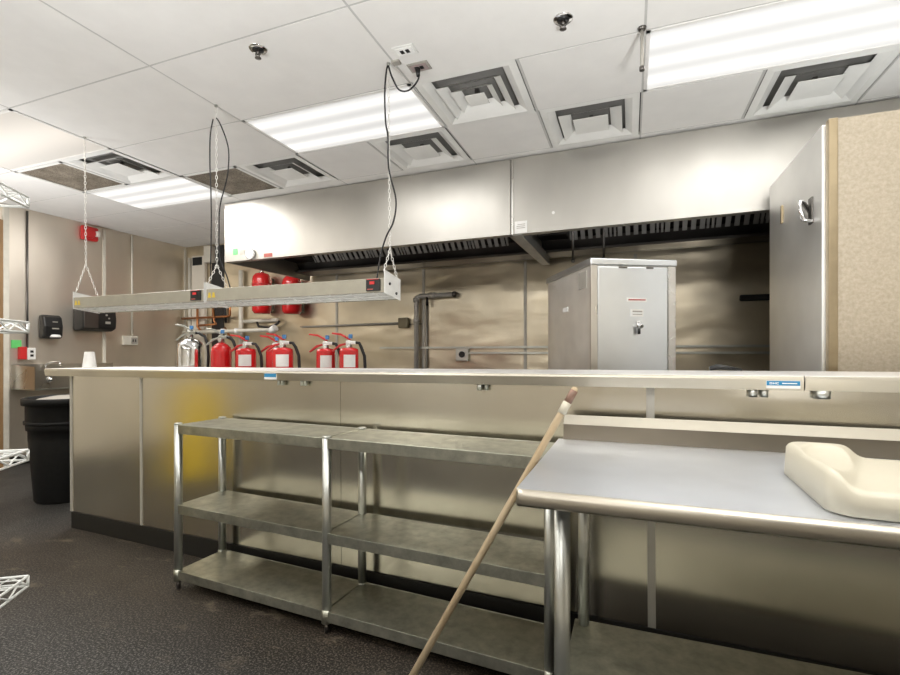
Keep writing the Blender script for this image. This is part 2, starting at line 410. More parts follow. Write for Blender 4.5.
def sprinkler(loc, label, drop=.0):
    t = thing('fire_sprinkler', label, 'sprinkler', loc, 0, 'ceiling sprinklers')
    MB().lathe([(.001,-.004),(.045,-.004),(.048,0),(.045,.004)], 24).build('escutcheon', M['chrome'], t)
    MB().lathe([(.030,-.003),(.030,-.008),(.001,-.008)], 20).build('cup', M['black'], t)
    mb = MB().cyl((0,0,-.004), (0,0,-.03), .009, .007, 12)
    for s in (-1, 1): mb.tube([(s*.008,0,-.012), (s*.017,0,-.028), (s*.004,0,-.046)], .003, 8)
    mb.build('frame_arms', M['dark_steel'], t)
    mb = MB().lathe([(.001,-.047),(.016,-.047),(.017,-.050),(.001,-.051)], 16); mb.build('deflector', M['dark_steel'], t)
sprinkler((-1.872, 2.028, CZ), 'dark ceiling sprinkler head left of the hanging chains near the top edge')
sprinkler((-.308, 2.375, CZ), 'ceiling sprinkler head at top centre right above the big square vent')

def ceiling_outlet(loc, label, brown):
    t = thing('ceiling_outlet', label, 'outlet', loc, 0, 'outlets in the ceiling')
    MB().box(-.063, -.042, -.006, .063, .042, 0).build('cover_plate', M['vent_white'] if not brown else M['greypipe'], t, bevel=.003)
    f = MB().box(-.048, -.028, -.009, .048, .028, -.006)
    f.build('socket_face', M['paper'] if not brown else M['socketpink'], t)
    MB().box(-.026, -.014, -.0105, -.006, .014, -.009).box(.006, -.014, -.0105, .026, .014, -.009).build('slots', M['black'], t)
ceiling_outlet((-1.137, 2.315, CZ), 'white double socket in the ceiling with two dark slots, no plug', False)
ceiling_outlet((-1.125, 2.475, CZ), 'grey ceiling socket with a dark power plug in it', True)
tag(MB().box(-.022,-.018,-.012,.022,.018,0).build('cable_clip', M['greypipe'], None, (-1.228, 2.39, CZ)), 'small grey cable clip on the ceiling between socket and middle chain', 'clip')
def catenary(p0, p1, sag, n=14):
    p0, p1 = Vector(p0), Vector(p1)
    return [p0.lerp(p1, i/n)+Vector((0,0,-sag*4*(i/n)*(1-i/n))) for i in range(n+1)]
t = thing('hanging_rod', 'short grey threaded rod hanging from the ceiling left of the big right light', 'rod', (.055, 2.581, CZ))
MB().cyl((0,0,0), (0,0,-.205), .009, n=12).build('rod', M['greypipe'], t)
MB().cyl((0,0,0), (0,0,-.012), .022, .016, 16).build('ceiling_washer', M['dark_steel'], t)
MB().cyl((0,0,-.195), (0,0,-.215), .013, n=8).build('end_nut', M['dark_steel'], t)

# ================================================================= EXHAUST HOODS
def hood(label, loc, rz, stickers):
    L, D, Hh = 3.19, 1.40, .632
    t = thing('exhaust_hood', label, 'exhaust hood', loc, rz, 'stainless exhaust hoods')
    MB().box(0, 0, 0, L, .03, Hh).build('front_panel', M['steel_hood'], t, bevel=.003)
    MB().box(.002, .03, 0, L-.002, .07, .012).build('drip_lip', M['steel_hood'], t)
    MB().box(0, .03, 0, .025, D, Hh).build('end_panel', M['steel_hood'], t)
    MB().box(L-.025, .03, 0, L, D, Hh).build('end_panel', M['steel_hood'], t)
    MB().box(.025, .03, Hh-.02, L-.025, D, Hh).build('top_panel', M['dark_steel'], t)
    MB().box(.025, D-.03, .06, L-.025, D, Hh-.02).build('back_panel', M['dark_steel'], t)
    MB().prism([(1.12,.20),(1.20,.10),(D-.03,.10),(D-.03,.14),(1.22,.14),(1.14,.22)], 'x', .025, L-.025).build('grease_trough', M['dark_steel'], t)
    MB().box(.03, 1.10, .06, L-.03, 1.36, .085).build('trough_rail', M['dark_steel'], t)
    # row of baffle filters leaning back
    n = 6; x0 = .32; wf = (L-.32-.30)/n
    ca = Matrix.Rotation(R(-45), 4, 'X')
    first = None
    for i in range(n):
        if first is None:
            mb = MB(); W = wf-.02; HF = .5
            mb.box(0, -.005, 0, W, .02, .008); mb.box(0, -.02, HF-.02, W, .02, HF)
            mb.box(0,-.02,0,.02,.02,HF); mb.box(W-.02,-.02,0,W,.02,HF)
            q = 5
            for j in range(q):
                xx = .02+(W-.04)*(j+.5)/q
                mb.box(xx-.021, -.020, .0, xx+.021, -.014, HF-.02)
            mb.v = [tuple((Matrix.Rotation(R(45), 4, 'X') @ Vector(v))) for v in mb.v]
            first = mb.build('baffle_filter', M['filter'], t)
            first.location = (x0, 1.15, .19); fo = first
        else:
            fo = first.copy(); COL.objects.link(fo); fo.parent = t; fo.location = (x0+i*wf, 1.15, .19)
    MB().box(.025, .9, .19, x0-.01, 1.13, .5).build('filler_panel', M['dark_steel'], t)
    return t
m_, nt_, b_ = base_mat('filter_steel'); b_.inputs['Metallic'].default_value = .5; b_.inputs['Roughness'].default_value = .45
n_ = noise(nt_, 6); r_ = ramp(nt_, n_, [(.3, (.42,.41,.39)), (.7, (.56,.55,.52))]); nt_.links.new(r_.outputs[0], b_.inputs['Base Color']); M['filter'] = m_
HR = R(-1.3); HX, HY, HZ = -4.125, 3.97, 2.236
def hp(x, y=0): return (HX+x*math.cos(HR)-y*math.sin(HR), HY+x*math.sin(HR)+y*math.cos(HR))
hl = hood('left stainless exhaust hood above the fire extinguishers with small stickers on its corner', (HX, HY, HZ), HR, True)
hx, hy = hp(3.2)
hr = hood('right stainless exhaust hood above the tall holding cabinet with a white paper notice', (hx, hy, HZ), HR, False)
# marks on the left hood's corner
MB().box(.125, -.003, .07, .185, 0, .135).build('green_tape', M['green'], hl)['label'] = 'green tape scrap'
MB().box(.225, -.003, .065, .285, 0, .115).build('grey_sticker', M['greypipe'], hl)
g = MB(); g.cyl((.375,-.02,.06), (.375,0,.06), .062, n=28); gg = g.build('gauge_housing', M['chrome'], hl)
MB().cyl((.375,-.023,.06), (.375,-.02,.06), .050, n=28).build('gauge_dial', M['paper'], gg)
MB().box(.55, -.003, .012, .66, 0, .050).build('red_label', M['pink'], hl)['label'] = 'small red label'
MB().box(.026, -.003, .005, .130, 0, .105).build('paper_notice', M['paper'], hr)['label'] = 'white paper notice'
nt2 = MB()
for zz, xa in ((.075,.050),(.060,.042),(.045,.042)): nt2.box(xa, -.0042, zz, .115, -.003, zz+.005)
nt2.build('notice_print', M['greypipe'], hr)
MB().cyl((.345,-.005,.145), (.345,0,.145), .012, n=16).build('rivet', M['paper'], hr)
MB().box(0, -.010, 0, .016, 0, .63).build('seam_strip', M['steel'], hr)
MB().prism([(.02,-.006),(.02,.07),(1.3,.07),(1.3,-.03)], 'x', .0, .08).build('divider_beam', M['filter'], hr)
for xx in (.42, .69): MB().cyl((xx, .60, -.13), (xx, .60, .60), .011, n=10).sphere((xx,.60,-.14), .018, 8).build('nozzle_pipe', M['dark_steel'], hr)

# ================================================================= BACK WALL FITTINGS
def supp_tank(x, ztop, zbot, label):
    y = YB-.17; r = .128
    t = thing('suppression_tank', label, 'fire suppression tank', (x, y, zbot), 0, 'wall mounted red suppression tanks'); h = ztop-zbot
    MB().lathe([(.001,0),(r*.8,0),(r,.04),(r,h-.14),(r*.93,h-.09),(r*.7,h-.05),(r*.3,h-.035),(.001,h-.03)], 32).build('cylinder', M['red'], t)
    MB().cyl((0,0,h-.035), (0,0,h), .035, .03).build('valve', M['chrome'], t)
    for z in (.12, h-.2):
        MB().lathe([(r+.002,z-.012),(r+.004,z-.012),(r+.004,z+.012),(r+.002,z+.012)], 32).build('strap', M['redplastic'], t)
    MB().box(-.06, .10, .03, .06, .168, h-.10).build('bracket', M['dark_steel'], t)
    MB().box(-.045, -r-.003, .25, .045, -r+.004, .34).build('label_plate', M['paper'], t)
supp_tank(-4.78, 2.40, 1.80, 'left red suppression tank on the back wall under the hood corner')
supp_tank(-4.27, 2.33, 1.78, 'right red suppression tank on the back wall under the hood')
py = YB-.05
tag(MB().cyl((-6.27,py,.9), (-6.27,py,2.70), .026, n=14).build('riser_pipe', M['whitepipe']), 'white vertical pipe in the back left corner', 'pipe')
t = thing('panel_box', 'tall grey beige wall panel box with dark vent in the back corner', 'wall panel', (-6.1, YB-.055, 0))
MB().box(-.13, .005, 0, .13, .05, 2.72).build('panel', M['beigewall'], t)
MB().box(-.11, .0, 2.58, .08, .005, 2.70).build('vent', M['matte_black'], t)
tag(MB().box(-5.93, YB-.10, 2.60, -5.79, YB-.02, 2.84).build('junction_box', M['whitepipe']), 'beige junction box high in the back left corner', 'box')
tag(MB().cyl((-5.27,py,1.0), (-5.27,py,2.45), .032, n=14).build('drop_pipe', M['whitepipe']), 'white upright pipe left of the suppression tanks', 'pipe')
t = thing('upper_pipe_run', 'beige horizontal pipe below the suppression tanks with a curled dark end', 'pipe', (0, py, 0))
MB().cyl((-5.22,0,1.708), (-4.60,0,1.715), .026, n=14).build('pipe', M['whitepipe'], t)
MB().tube([(-4.95,-.03,1.69), (-4.9,-.05,1.63), (-4.72,-.05,1.61), (-4.58,-.04,1.66), (-4.56,-.02,1.70)], .016, 10).build('hose_loop', M['rubber'], t)
t = thing('lower_pipe_run', 'long white horizontal pipe just above the extinguishers', 'pipe', (0, py-.11, 0))
MB().cyl((-6.22,-.04,1.56), (-4.60,-.04,1.57), .026, n=14).build('pipe', M['whitepipe'], t)
MB().cyl((-4.60,-.04,1.55), (-4.52,-.04,1.60), .05, n=14).build('end_fitting', M['paper'], t)
for x in (-6.1, -5.45, -5.2): MB().cyl((x,-.04,1.53), (x,-.04,1.60), .034, n=14).build('coupling', M['paper'], t)
t = thing('copper_pipe', 'thin copper pipes bent behind the left extinguishers', 'pipe', (0, py-.055, 0))
for k, pts in enumerate([[(-6.36,0,1.775),(-5.45,0,1.785),(-5.42,0,1.80),(-5.42,0,2.02)], [(-6.05,0,2.05),(-6.05,0,1.65),(-5.98,0,1.58),(-5.9,0,1.5)],
        [(-5.75,0,2.0),(-5.72,0,1.72),(-5.68,0,1.68),(-6.0,-.03,1.66)], [(-5.5,-.02,1.62),(-5.44,-.02,1.56),(-5.40,-.02,1.45)]]):
    MB().tube(pts, .017, 10).build('copper_tube', M['copper'], t)
tag(MB().tube([(-5.60,py+.02,2.05),(-5.585,py+.02,1.86),(-5.57,py+.02,1.70)], .018, 10).build('black_hose', M['rubber']), 'short black hose between the copper pipes', 'hose')
# conduit to a small box, gas pipe, outlet, rails
t = thing('conduit_box', 'small tarnished junction box on the back wall fed by a horizontal conduit', 'junction box', (-2.66, YB-.045, 1.63))
MB().box(-.065, -.03, -.065, .065, .045, .065).build('box', M['oldbrass'], t, bevel=.012)
MB().cyl((-1.55,.01,-.02), (-.06,.01,0), .013, n=10).build('conduit', M['greypipe'], t)
t = thing('gas_pipe', 'grey upside down L shaped gas pipe on the back wall', 'pipe', (-2.472, YB-.07, 0))
MB().tube([(0,0,.9),(0,0,1.90),(.012,0,1.935),(.045,0,1.95),(.50,0,1.955)], .030, 14).build('pipe', M['gaspipe'], t)
MB().cyl((.50,0,1.955), (.50,.064,1.955), .034, n=14).sphere((.50,0,1.955), .037, 8).build('wall_elbow', M['dark_steel'], t)
for z in (1.62, 1.88): MB().cyl((0,0,z), (0,0,z+.05), .039, n=14).build('coupling', M['gaspipe'], t)
MB().cyl((.19,0,1.953), (.26,0,1.953), .039, n=14).build('coupling', M['gaspipe'], t)
MB().cyl((.15,-.01,1.955), (.15,-.01,1.83), .016, n=10).build('valve_handle', M['black'], t)
tag(MB().cyl((-2.355,YB-.022,.9), (-2.355,YB-.022,1.89), .014, n=10).build('thin_pipe', M['greypipe']), 'thin grey pipe right beside the gas pipe', 'pipe')
def rail(x0, x1, z, label):
    t = thing('wall_rail', label, 'rail', (x0, YB-.03, z), 0, 'rails on the back wall')
    MB().box(0, -.012, -.012, x1-x0, .0, .012).build('rail', M['galv'], t)
    for q in (.08, (x1-x0)/2, x1-x0-.08): MB().box(q-.015, 0, -.01, q+.015, .03, .01).build('standoff', M['dark_steel'], t)
rail(-3.0, 2.2, 1.318, 'upper thin steel rail along the back wall')
rail(-1.80, 2.2, 1.252, 'lower thin steel rail along the back wall starting at the outlet')
t = thing('wall_outlet', 'square steel outlet plate with a round black socket on the back wall', 'outlet', (-1.88, YB-.012, 1.235))
MB().box(-.08, -.045, -.08, .08, .012, .08).build('plate', M['galv'], t, bevel=.006)
MB().cyl((0,-.055,0), (0,-.045,0), .038, n=24).build('socket', M['black'], t)
tag(MB().box(1.005, YB-.05, 1.76, 1.75, YB-.012, 1.82).build('black_wall_bar', M['matte_black'], bevel=.012), 'dark horizontal bar on the back wall left of the tall refrigerator', 'bar')

# ================================================================= LEFT WALL FITTINGS
t = thing('fire_alarm', 'red fire alarm with clear strobe high on the left wall', 'fire alarm', (XL, 4.0, 2.745))
MB().box(0, -.10, -.075, .05, .10, .10).build('housing', M['redplastic'], t, bevel=.02)
MB().cyl((.05,-.02,.01), (.085,-.02,.01), .07, .06, 24).build('horn', M['redplastic'], t)
MB().box(.05, .045, -.02, .10, .09, .05).build('strobe', M['lensglass'], t, bevel=.01)
t = thing('soap_dispenser', 'black soap dispenser with pale round push pad on the left wall', 'soap dispenser', (XL, 3.56, 1.42))
MB().prism([(0,0),(.08,.0),(.10,.03),(.11,.14),(.085,.25),(.05,.275),(0,.275)], 'y', -.10, .10).build('body', M['black'], t, bevel=.018)
MB().lathe([(.001,0),(.055,0),(.058,.012),(.045,.03),(.001,.035)], 24).build('push_pad', M['paper'], t, (.088, .02, .015))
MB().box(.102, -.02, .11, .112, .05, .125).box(.095, -.01, .19, .106, .04, .20).build('print', M['greypipe'], t)
t = thing('towel_dispenser', 'wide black paper towel dispenser on the left wall partly behind the lamp', 'towel dispenser', (XL, 4.02, 1.53))
MB().prism([(0,0),(.13,0),(.20,.03),(.21,.14),(.19,.29),(.16,.31),(0,.31)], 'y', -.20, .20).build('body', M['black'], t, bevel=.02)
MB().box(.205, -.195, .03, .212, -.03, .27).build('side_cover', M['dark_steel'], t, bevel=.003)
MB().box(.207, .055, .09, .214, .115, .12).cyl((.205,.07,.20), (.213,.07,.20), .012).cyl((.205,.10,.16), (.213,.10,.16), .010).build('print', M['greypipe'], t)
t = thing('conduit', 'thin white conduit running down the left wall to a grey socket box', 'conduit', (XL, 4.552, 0))
MB().cyl((.02,0,1.48), (.02,0,2.86), .013, n=10).build('pipe', M['whitepipe'], t)
t = thing('wall_socket', 'grey surface socket box at the foot of the left wall conduit', 'outlet', (XL, 4.52, 1.36))
MB().box(0, -.10, 0, .05, .10, .125).build('box', M['whitepipe'], t, bevel=.008)
MB().box(.05, .0, .02, .055, .085, .105).build('face', M['greypipe'], t)
MB().box(.055, .015, .045, .058, .03, .08).box(.055, .05, .045, .058, .065, .08).build('slots', M['black'], t)
t = thing('switch_box', 'small white socket on a red box low on the left wall above the sink', 'outlet', (XL, 3.33, 1.18))
MB().box(0, -.07, 0, .04, .0, .14).build('red_box', M['redplastic'], t, bevel=.004)
MB().box(0, .0, -.005, .05, .08, .13).build('cover', M['white'], t, bevel=.005)
MB().box(.05, .025, .03, .053, .055, .055).box(.05, .025, .075, .053, .055, .10).build('slots', M['black'], t)
tag(MB().box(XL, 3.20, 1.305, XL+.004, 3.295, 1.395).build('green_tape', M['green']), 'bright green tape square on the left wall by the door', 'tape')
tag(MB().cyl((XL+.014,3.345,1.3), (XL+.014,3.345,2.86), .010, n=10).build('dark_conduit', M['dark_steel']), 'dark vertical conduit on the left wall near the door', 'conduit')
# hand sink
t = thing('hand_sink', 'stainless hand sink with splash guards on the left wall behind the bin', 'sink', (XL, 3.2, .86))
MB().box(0, 0, .02, .012, 1.10, .265).build('backsplash', M['steel'], t)
MB().prism([(.012,0),(.42,0),(.42,.24),(.012,.26)], 'y', 0, .012).build('side_splash', M['steel'], t)
sk = MB()
sk.box(.40, .012, 0, .42, .62, .20); sk.box(.012, .012, 0, .40, .62, .015); sk.box(.012, .60, 0, .40, .62, .20); sk.box(.012, .62, .17, .42, 1.10, .19)
sk.build('basin', M['steel'], t)
MB().box(.005, -.006, -.012, .435, 1.10, 0).build('rim', M['galv'], t)
MB().tube([(.05,.30,.17),(.06,.30,.26),(.12,.32,.285),(.24,.34,.285),(.26,.34,.25)], .012, 10).build('faucet', M['chrome'], t)
MB().sphere((.44,.14,.10), .022, 8).cyl((.42,.14,.10), (.45,.14,.10), .03, .02).build('knob', M['chrome'], t)
# waste bin
t = thing('trash_bin', 'tall black round waste bin beside the counter end on the floor', 'trash bin', (-4.57, 2.69, 0))
MB().lathe([(.001,0),(.215,0),(.225,.015),(.262,.52),(.264,.60),(.276,.605),(.279,.645),(.281,.815),(.292,.825)], 40).build('body', M['bin'], t)
MB().lathe([(.292,.815),(.305,.815),(.307,.865),(.298,.873),(.288,.871),(.284,.815)], 40).build('rim', M['bin'], t)
MB().lathe([(.284,.83),(.20,.86),(.10,.88),(.001,.875)], 40).build('bin_liner', M['greypipe'], t)
for s in (-1, 1): MB().box(s*.30-.03, -.07, .66, s*.30+.03, .07, .72).build('handle', M['bin'], t, bevel=.012)
MB().lathe([(.274,.655),(.290,.655),(.292,.68),(.276,.68)], 40).build('band', M['bin'], t)

# ================================================================= SERVING COUNTER
CT = 1.135; JX = .590
t = thing('serving_counter', 'long stainless serving counter with beige sheen front across the room', 'counter', (-.003, 2.0864, .0228)); counter = t; t.rotation_euler = (0, R(-.35), R(-2.2))
for x0, x1 in ((-3.99, JX-.002), (JX+.002, 2.6)):
    MB().prism([(-.036, CT-.002), (-.034, CT), (.53, CT), (.53, CT-.04), (.515, CT-.04), (.515, CT-.02), (-.036, CT-.02)], 'x', x0, x1).build('countertop', M['counter_top'], t)
    MB().prism([(-.037, CT-.052), (-.042, CT-.012), (-.040, CT-.004), (-.0365, CT-.001), (-.0365, CT-.021), (-.02, CT-.021), (-.02, CT-.052)], 'x', x0, x1).build('counter_edge', M['lip'], t)
pan = [-3.74, -2.992, -1.42, .085, 1.6, 2.6]
for a, b in zip(pan, pan[1:]): MB().box(a+.001, 0, .115, b-.001, .02, CT-.045).build('front_panel', M['steel_counter'], t)
MB().box(-3.74, .021, .115, -3.72, .50, CT-.045).build('end_panel', M['steel_counter'], t)
MB().box(-3.752, -.006, .115, -3.73, .03, CT-.05).build('corner_strip', M['strip'], t)
MB().box(-3.001, -.006, .115, -2.983, .001, CT-.05).build('seam_strip', M['strip'], t)
MB().box(.070, -.005, .115, .100, .001, CT-.05).build('seam_strip', M['strip'], t)
MB().prism([(-3.735,0),(2.6,-.0385),(2.6,.112),(-3.735,.112)], 'y', -.008, .03).build('cove_base', M['kick'], t)
MB().prism([(-3.70,0),(2.6,-.0385),(2.6,CT-.045),(-3.70,CT-.045)], 'y', .50, .52).build('back_panel', M['steel_wall'], t)
MB().box(-3.70, .53, .835, -.9, .97, .86).build('work_shelf', M['steel_top'], t)
for x in (-3.6, -2.3, -1.0): MB().cyl((x,.93,-(x+3.74)*.0061), (x,.93,.835), .02, n=14).build('leg', M['galv'], t)
for x, r in ((-1.818,.009), (-1.792,.009), (-1.658,.010), (-1.634,.010), (-.636,.014), (-.604,.010), (.436,.015), (.472,.013), (.645,.026)):
    MB().cyl((x,-.018,CT-.080), (x,-.018,CT-.050), r, n=16).build('underside_stud', M['galv'], t)
def sticker(x0, x1, z0, z1, half):
    o = MB().box(x0, -.0425, z0, x1, -.0395, z1).build('sticker', M['paper'], t); o['label'] = 'blue and white sticker'
    zb = z0+(z1-z0)*.38
    MB().box(x0+.001, -.0440, zb, x1-.001, -.0425, z1-.001).build('blue_field', M['blue'], o)
    q = MB()
    if not half:
        w_ = x1-x0; zz = zb+.004; h = (z1-zb)-.010
        # three outlined letters in a box, then a row of small capitals
        def glyph(c, x, gw, gh, th):
            if c == 'O':
                q.box(x,-.0447,zz,x+th,-.044,zz+gh); q.box(x+gw-th,-.0447,zz,x+gw,-.044,zz+gh); q.box(x,-.0447,zz,x+gw,-.044,zz+th); q.box(x,-.0447,zz+gh-th,x+gw,-.044,zz+gh)
            if c == 'H':
                q.box(x,-.0447,zz,x+th,-.044,zz+gh); q.box(x+gw-th,-.0447,zz,x+gw,-.044,zz+gh); q.box(x,-.0447,zz+gh/2-th/2,x+gw,-.044,zz+gh/2+th/2)
            if c == 'C':
                q.box(x,-.0447,zz,x+th,-.044,zz+gh); q.box(x,-.0447,zz,x+gw,-.044,zz+th); q.box(x,-.0447,zz+gh-th,x+gw,-.044,zz+gh)
        for i, c in enumerate('OHC'): glyph(c, x0+.010+i*.010, .008, h, .002)
        q.box(x0+.048, -.0447, zz+h*.25, x1-.010, -.044, zz+h*.75)
        q.build('sticker_print', M['paper'], o)
sticker(.474, .577, CT-.045, CT-.017, False)
sticker(-1.90, -1.815, CT-.047, CT-.014, True)
tag(MB().lathe([(.001,0),(.045,0),(.046,.005),(.033,.118),(.031,.122),(.001,.122)], 28).build('paper_cup', M['white'], None, (-3.92, 2.46, CT-.0005)), 'upside down white cup on the left end of the counter', 'cup')
t = thing('black_utensil', 'black curved utensil lying on the counter right of the holding cabinet', 'utensil', (.40, 2.47, CT+.0262))
MB().tube([(-.06,0,.012),(-.03,0,.020),(.01,0,.017),(.07,0,.007)], [.010,.013,.010,.005], 10).build('grip', M['black'], t)

# fire extinguishers standing on the shelf behind the counter
def extinguisher(x, y, r, htop, label, kind='red', lab=True, hose=1, zs=.862):
    zs = .862+(x+3.74)*.0061
    t = thing('fire_extinguisher', label, 'fire extinguisher', (x, y, zs), R(18), 'fire extinguishers behind the counter')
    H = htop-zs
    if kind == 'silver': prof = [(.001,0),(r*.95,0),(r,.02),(r,H-.10),(r*.93,H-.055),(r*.7,H-.025),(r*.3,H-.005),(.001,H)]
    elif kind == 'smooth': prof = [(.001,0),(r*.95,0),(r,.02),(r,H-.075),(r*.9,H-.04),(r*.6,H-.018),(r*.28,H),(.001,H)]
    else: prof = [(.001,0),(r*.95,0),(r,.02),(r,H-.02),(r*.94,H-.004),(r*.6,H+.004),(r*.25,H+.01),(.001,H+.012)]
    body = M['chrome'] if kind == 'silver' else M['red']
    MB().lathe(prof, 36).build('cylinder', body, t)
    lever = M['redplastic'] if kind == 'red' else M['galv']
    z = H+.005
    MB().cyl((0,0,z-.01), (0,0,z+.055), .022, .018, 14).build('valve', M['galv'], t)
    MB().box(-.02, -.02, z+.025, .05, .02, z+.05).build('valve_block', M['paper'] if kind == 'red' else M['galv'], t, bevel=.004)
    MB().prism([(.012,z+.05),(.012,z+.065),(-.06,z+.105),(-.125,z+.112),(-.125,z+.10),(-.06,z+.09)], 'y', -.012, .012).build('top_lever', lever, t, bevel=.003)
    MB().prism([(.0,z+.03),(.0,z+.042),(-.07,z+.025),(-.125,z-.02),(-.12,z-.03),(-.06,z+.012)], 'y', -.012, .012).build('carry_handle', lever, t, bevel=.003)
    MB().cyl((.0,-.03,z+.015), (.0,-.018,z+.015), .016, n=16).build('gauge', M['chrome'], t)
    MB().box(.0, -.014, z+.068, .026, .0, z+.098).build('tag', M['bluetag'], t)
    if lab:
        ang = MB(); n = 8; vs = []
        for i in range(n+1):
            a = R(-72+(-36+72*i/n))
            for zz in (H-.135, H-.045): vs.append(((r+.0015)*math.cos(a), (r+.0015)*math.sin(a), zz))
        ang.add(vs, [(2*i, 2*i+2, 2*i+3, 2*i+1) for i in range(n)], True).build('label', M['paper'], t)
    if hose:
        hr_ = r+.03
        MB().tube([(.04,0,z+.038),(.075,0,z+.035),(hr_-.01,0,z+.005),(hr_+.015,0,z-.06),(hr_+.02,.0,z-.16),(hr_+.012,0,.10)], .0115, 10).build('hose', M['rubber'], t)
    return t
extinguisher(-3.47, 2.98, .104, 1.375, 'silver fire extinguisher, leftmost of the row behind the counter', 'silver', False)
extinguisher(-3.13, 2.98, .079, 1.335, 'red unlabelled fire extinguisher with rounded shoulder, next to the silver one', 'smooth', False)
extinguisher(-2.872, 2.98, .078, 1.280, 'red fire extinguisher with white label, third from the left of the row')
extinguisher(-2.665, 3.08, .074, 1.275, 'red fire extinguisher mostly hidden behind the middle labelled one', lab=False, hose=0)
extinguisher(-2.441, 2.90, .076, 1.282, 'red labelled fire extinguisher standing in front of another, middle of the row')
extinguisher(-2.115, 2.98, .069, 1.275, 'red labelled fire extinguisher left of the rightmost one')
extinguisher(-1.915, 2.98, .069, 1.280, 'rightmost red labelled fire extinguisher in the row on the counter')

# ================================================================= HOLDING CABINET (rotated)
t = thing('holding_cabinet', 'tall shiny stainless holding cabinet turned at an angle behind the counter', 'cabinet', (-.248, 3.33, 0), R(28.2))
W, D, Hc = .615, .90, 1.889
MB().box(.012, .022, .12, W-.012, D, Hc-.04).build('body', M['steel_cab_side'], t, bevel=.006)
MB().prism([(-.006,Hc-.045),(-.006,Hc-.006),(.004,Hc),(D+.006,Hc),(D+.006,Hc-.045)], 'x', -.004, W+.004).build('top_cap', M['steel_cab'], t, bevel=.004)
fr = MB(); fr.box(.0, 0, .12, .048, .022, Hc-.045); fr.box(W-.055, 0, .12, W, .022, Hc-.045); fr.box(.048, 0, .12, W-.055, .022, .18)
fr.build('door_frame', M['steel'], t, bevel=.003)
d = MB().box(.050, .004, .18, W-.057, .021, Hc-.055).build('door', M['steel_cab'], t, bevel=.006)
MB().box(.20, .0, Hc-.066, .26, .004, Hc-.055).box(.40, .0, Hc-.066, .45, .004, Hc-.055).build('door_notch', M['dark_steel'], d)
MB().box(.257, .001, 1.595, .402, .004, 1.624).build('warning_strip', M['paper'], d)
MB().box(.268, -.0005, 1.605, .392, .001, 1.614).build('strip_print', M['pink'], d)
MB().box(.285, .001, 1.496, .377, .004, 1.545).build('rating_label', M['paper'], d)
MB().box(.298, -.0005, 1.525, .368, .001, 1.535).box(.298, -.0005, 1.508, .368, .001, 1.514).build('label_print', M['greypipe'], d)
lt = MB().box(.322, -.012, 1.42, .352, .004, 1.465).cyl((.337,-.012,1.44), (.337,-.05,1.425), .014, n=12); lt.build('latch', M['chrome'], d, bevel=.003)
MB().cyl((.333,-.02,1.415), (.333,-.02,1.375), .010, n=12).build('keyhole_plug', M['black'], d)
MB().box(.008, .44, 1.565, .0125, .54, 1.60).build('side_label', M['paper'], t)
MB().box(.0085, .10, 1.70, .0125, .23, 1.82).build('worn_badge', M['greypipe'], t)
for x in (.07, W-.07):
    for y in (.08, D-.08):
        c_ = MB().cyl((x-.015,y,.05), (x+.015,y,.05), .05, n=20).build('caster', M['rubber'], t)
        MB().box(x-.03, y-.03, .09, x+.03, y+.03, .122).build('caster_fork', M['galv'], c_)

# ================================================================= TALL REFRIGERATOR with pebbled beige panel
t = thing('tall_refrigerator', 'tall refrigerator with pebbled beige panel and mirror steel door at right', 'refrigerator', (.90, 2.8, 0))
MB().box(.0, .03, .08, 1.5, .985, 2.365).build('body', M['steel_cab'], t)
MB().box(.032, -.002, .08, 1.5, .03, 2.372).build('beige_panel', M['frp'], t)
MB().box(-.006, -.008, .08, .032, .03, 2.375).build('corner_trim', M['bronze'], t, bevel=.003)
d = MB().box(-.02, .035, .12, 0, .975, 2.365).build('door', M['door_steel'], t, bevel=.004)
hb = MB().tube([(-.022,.195,1.985),(-.055,.19,2.04),(-.07,.175,2.035),(-.072,.165,1.99),(-.06,.16,1.935),(-.022,.155,1.925)], .010, 10)
hb.build('door_handle', M['chrome'], d)
MB().box(-.028, .15, 1.915, -.02, .20, 2.05).build('handle_plate', M['dark_steel'], d)
MB().box(-.032, .66, 2.045, -.02, .685, 2.155).build('hinge', M['bronze'], d, bevel=.003)
for x in (.08, 1.42):
    for y in (.09, .92): MB().cyl((x,y,0), (x,y,.08), .025, n=14).build('leg', M['galv'], t)

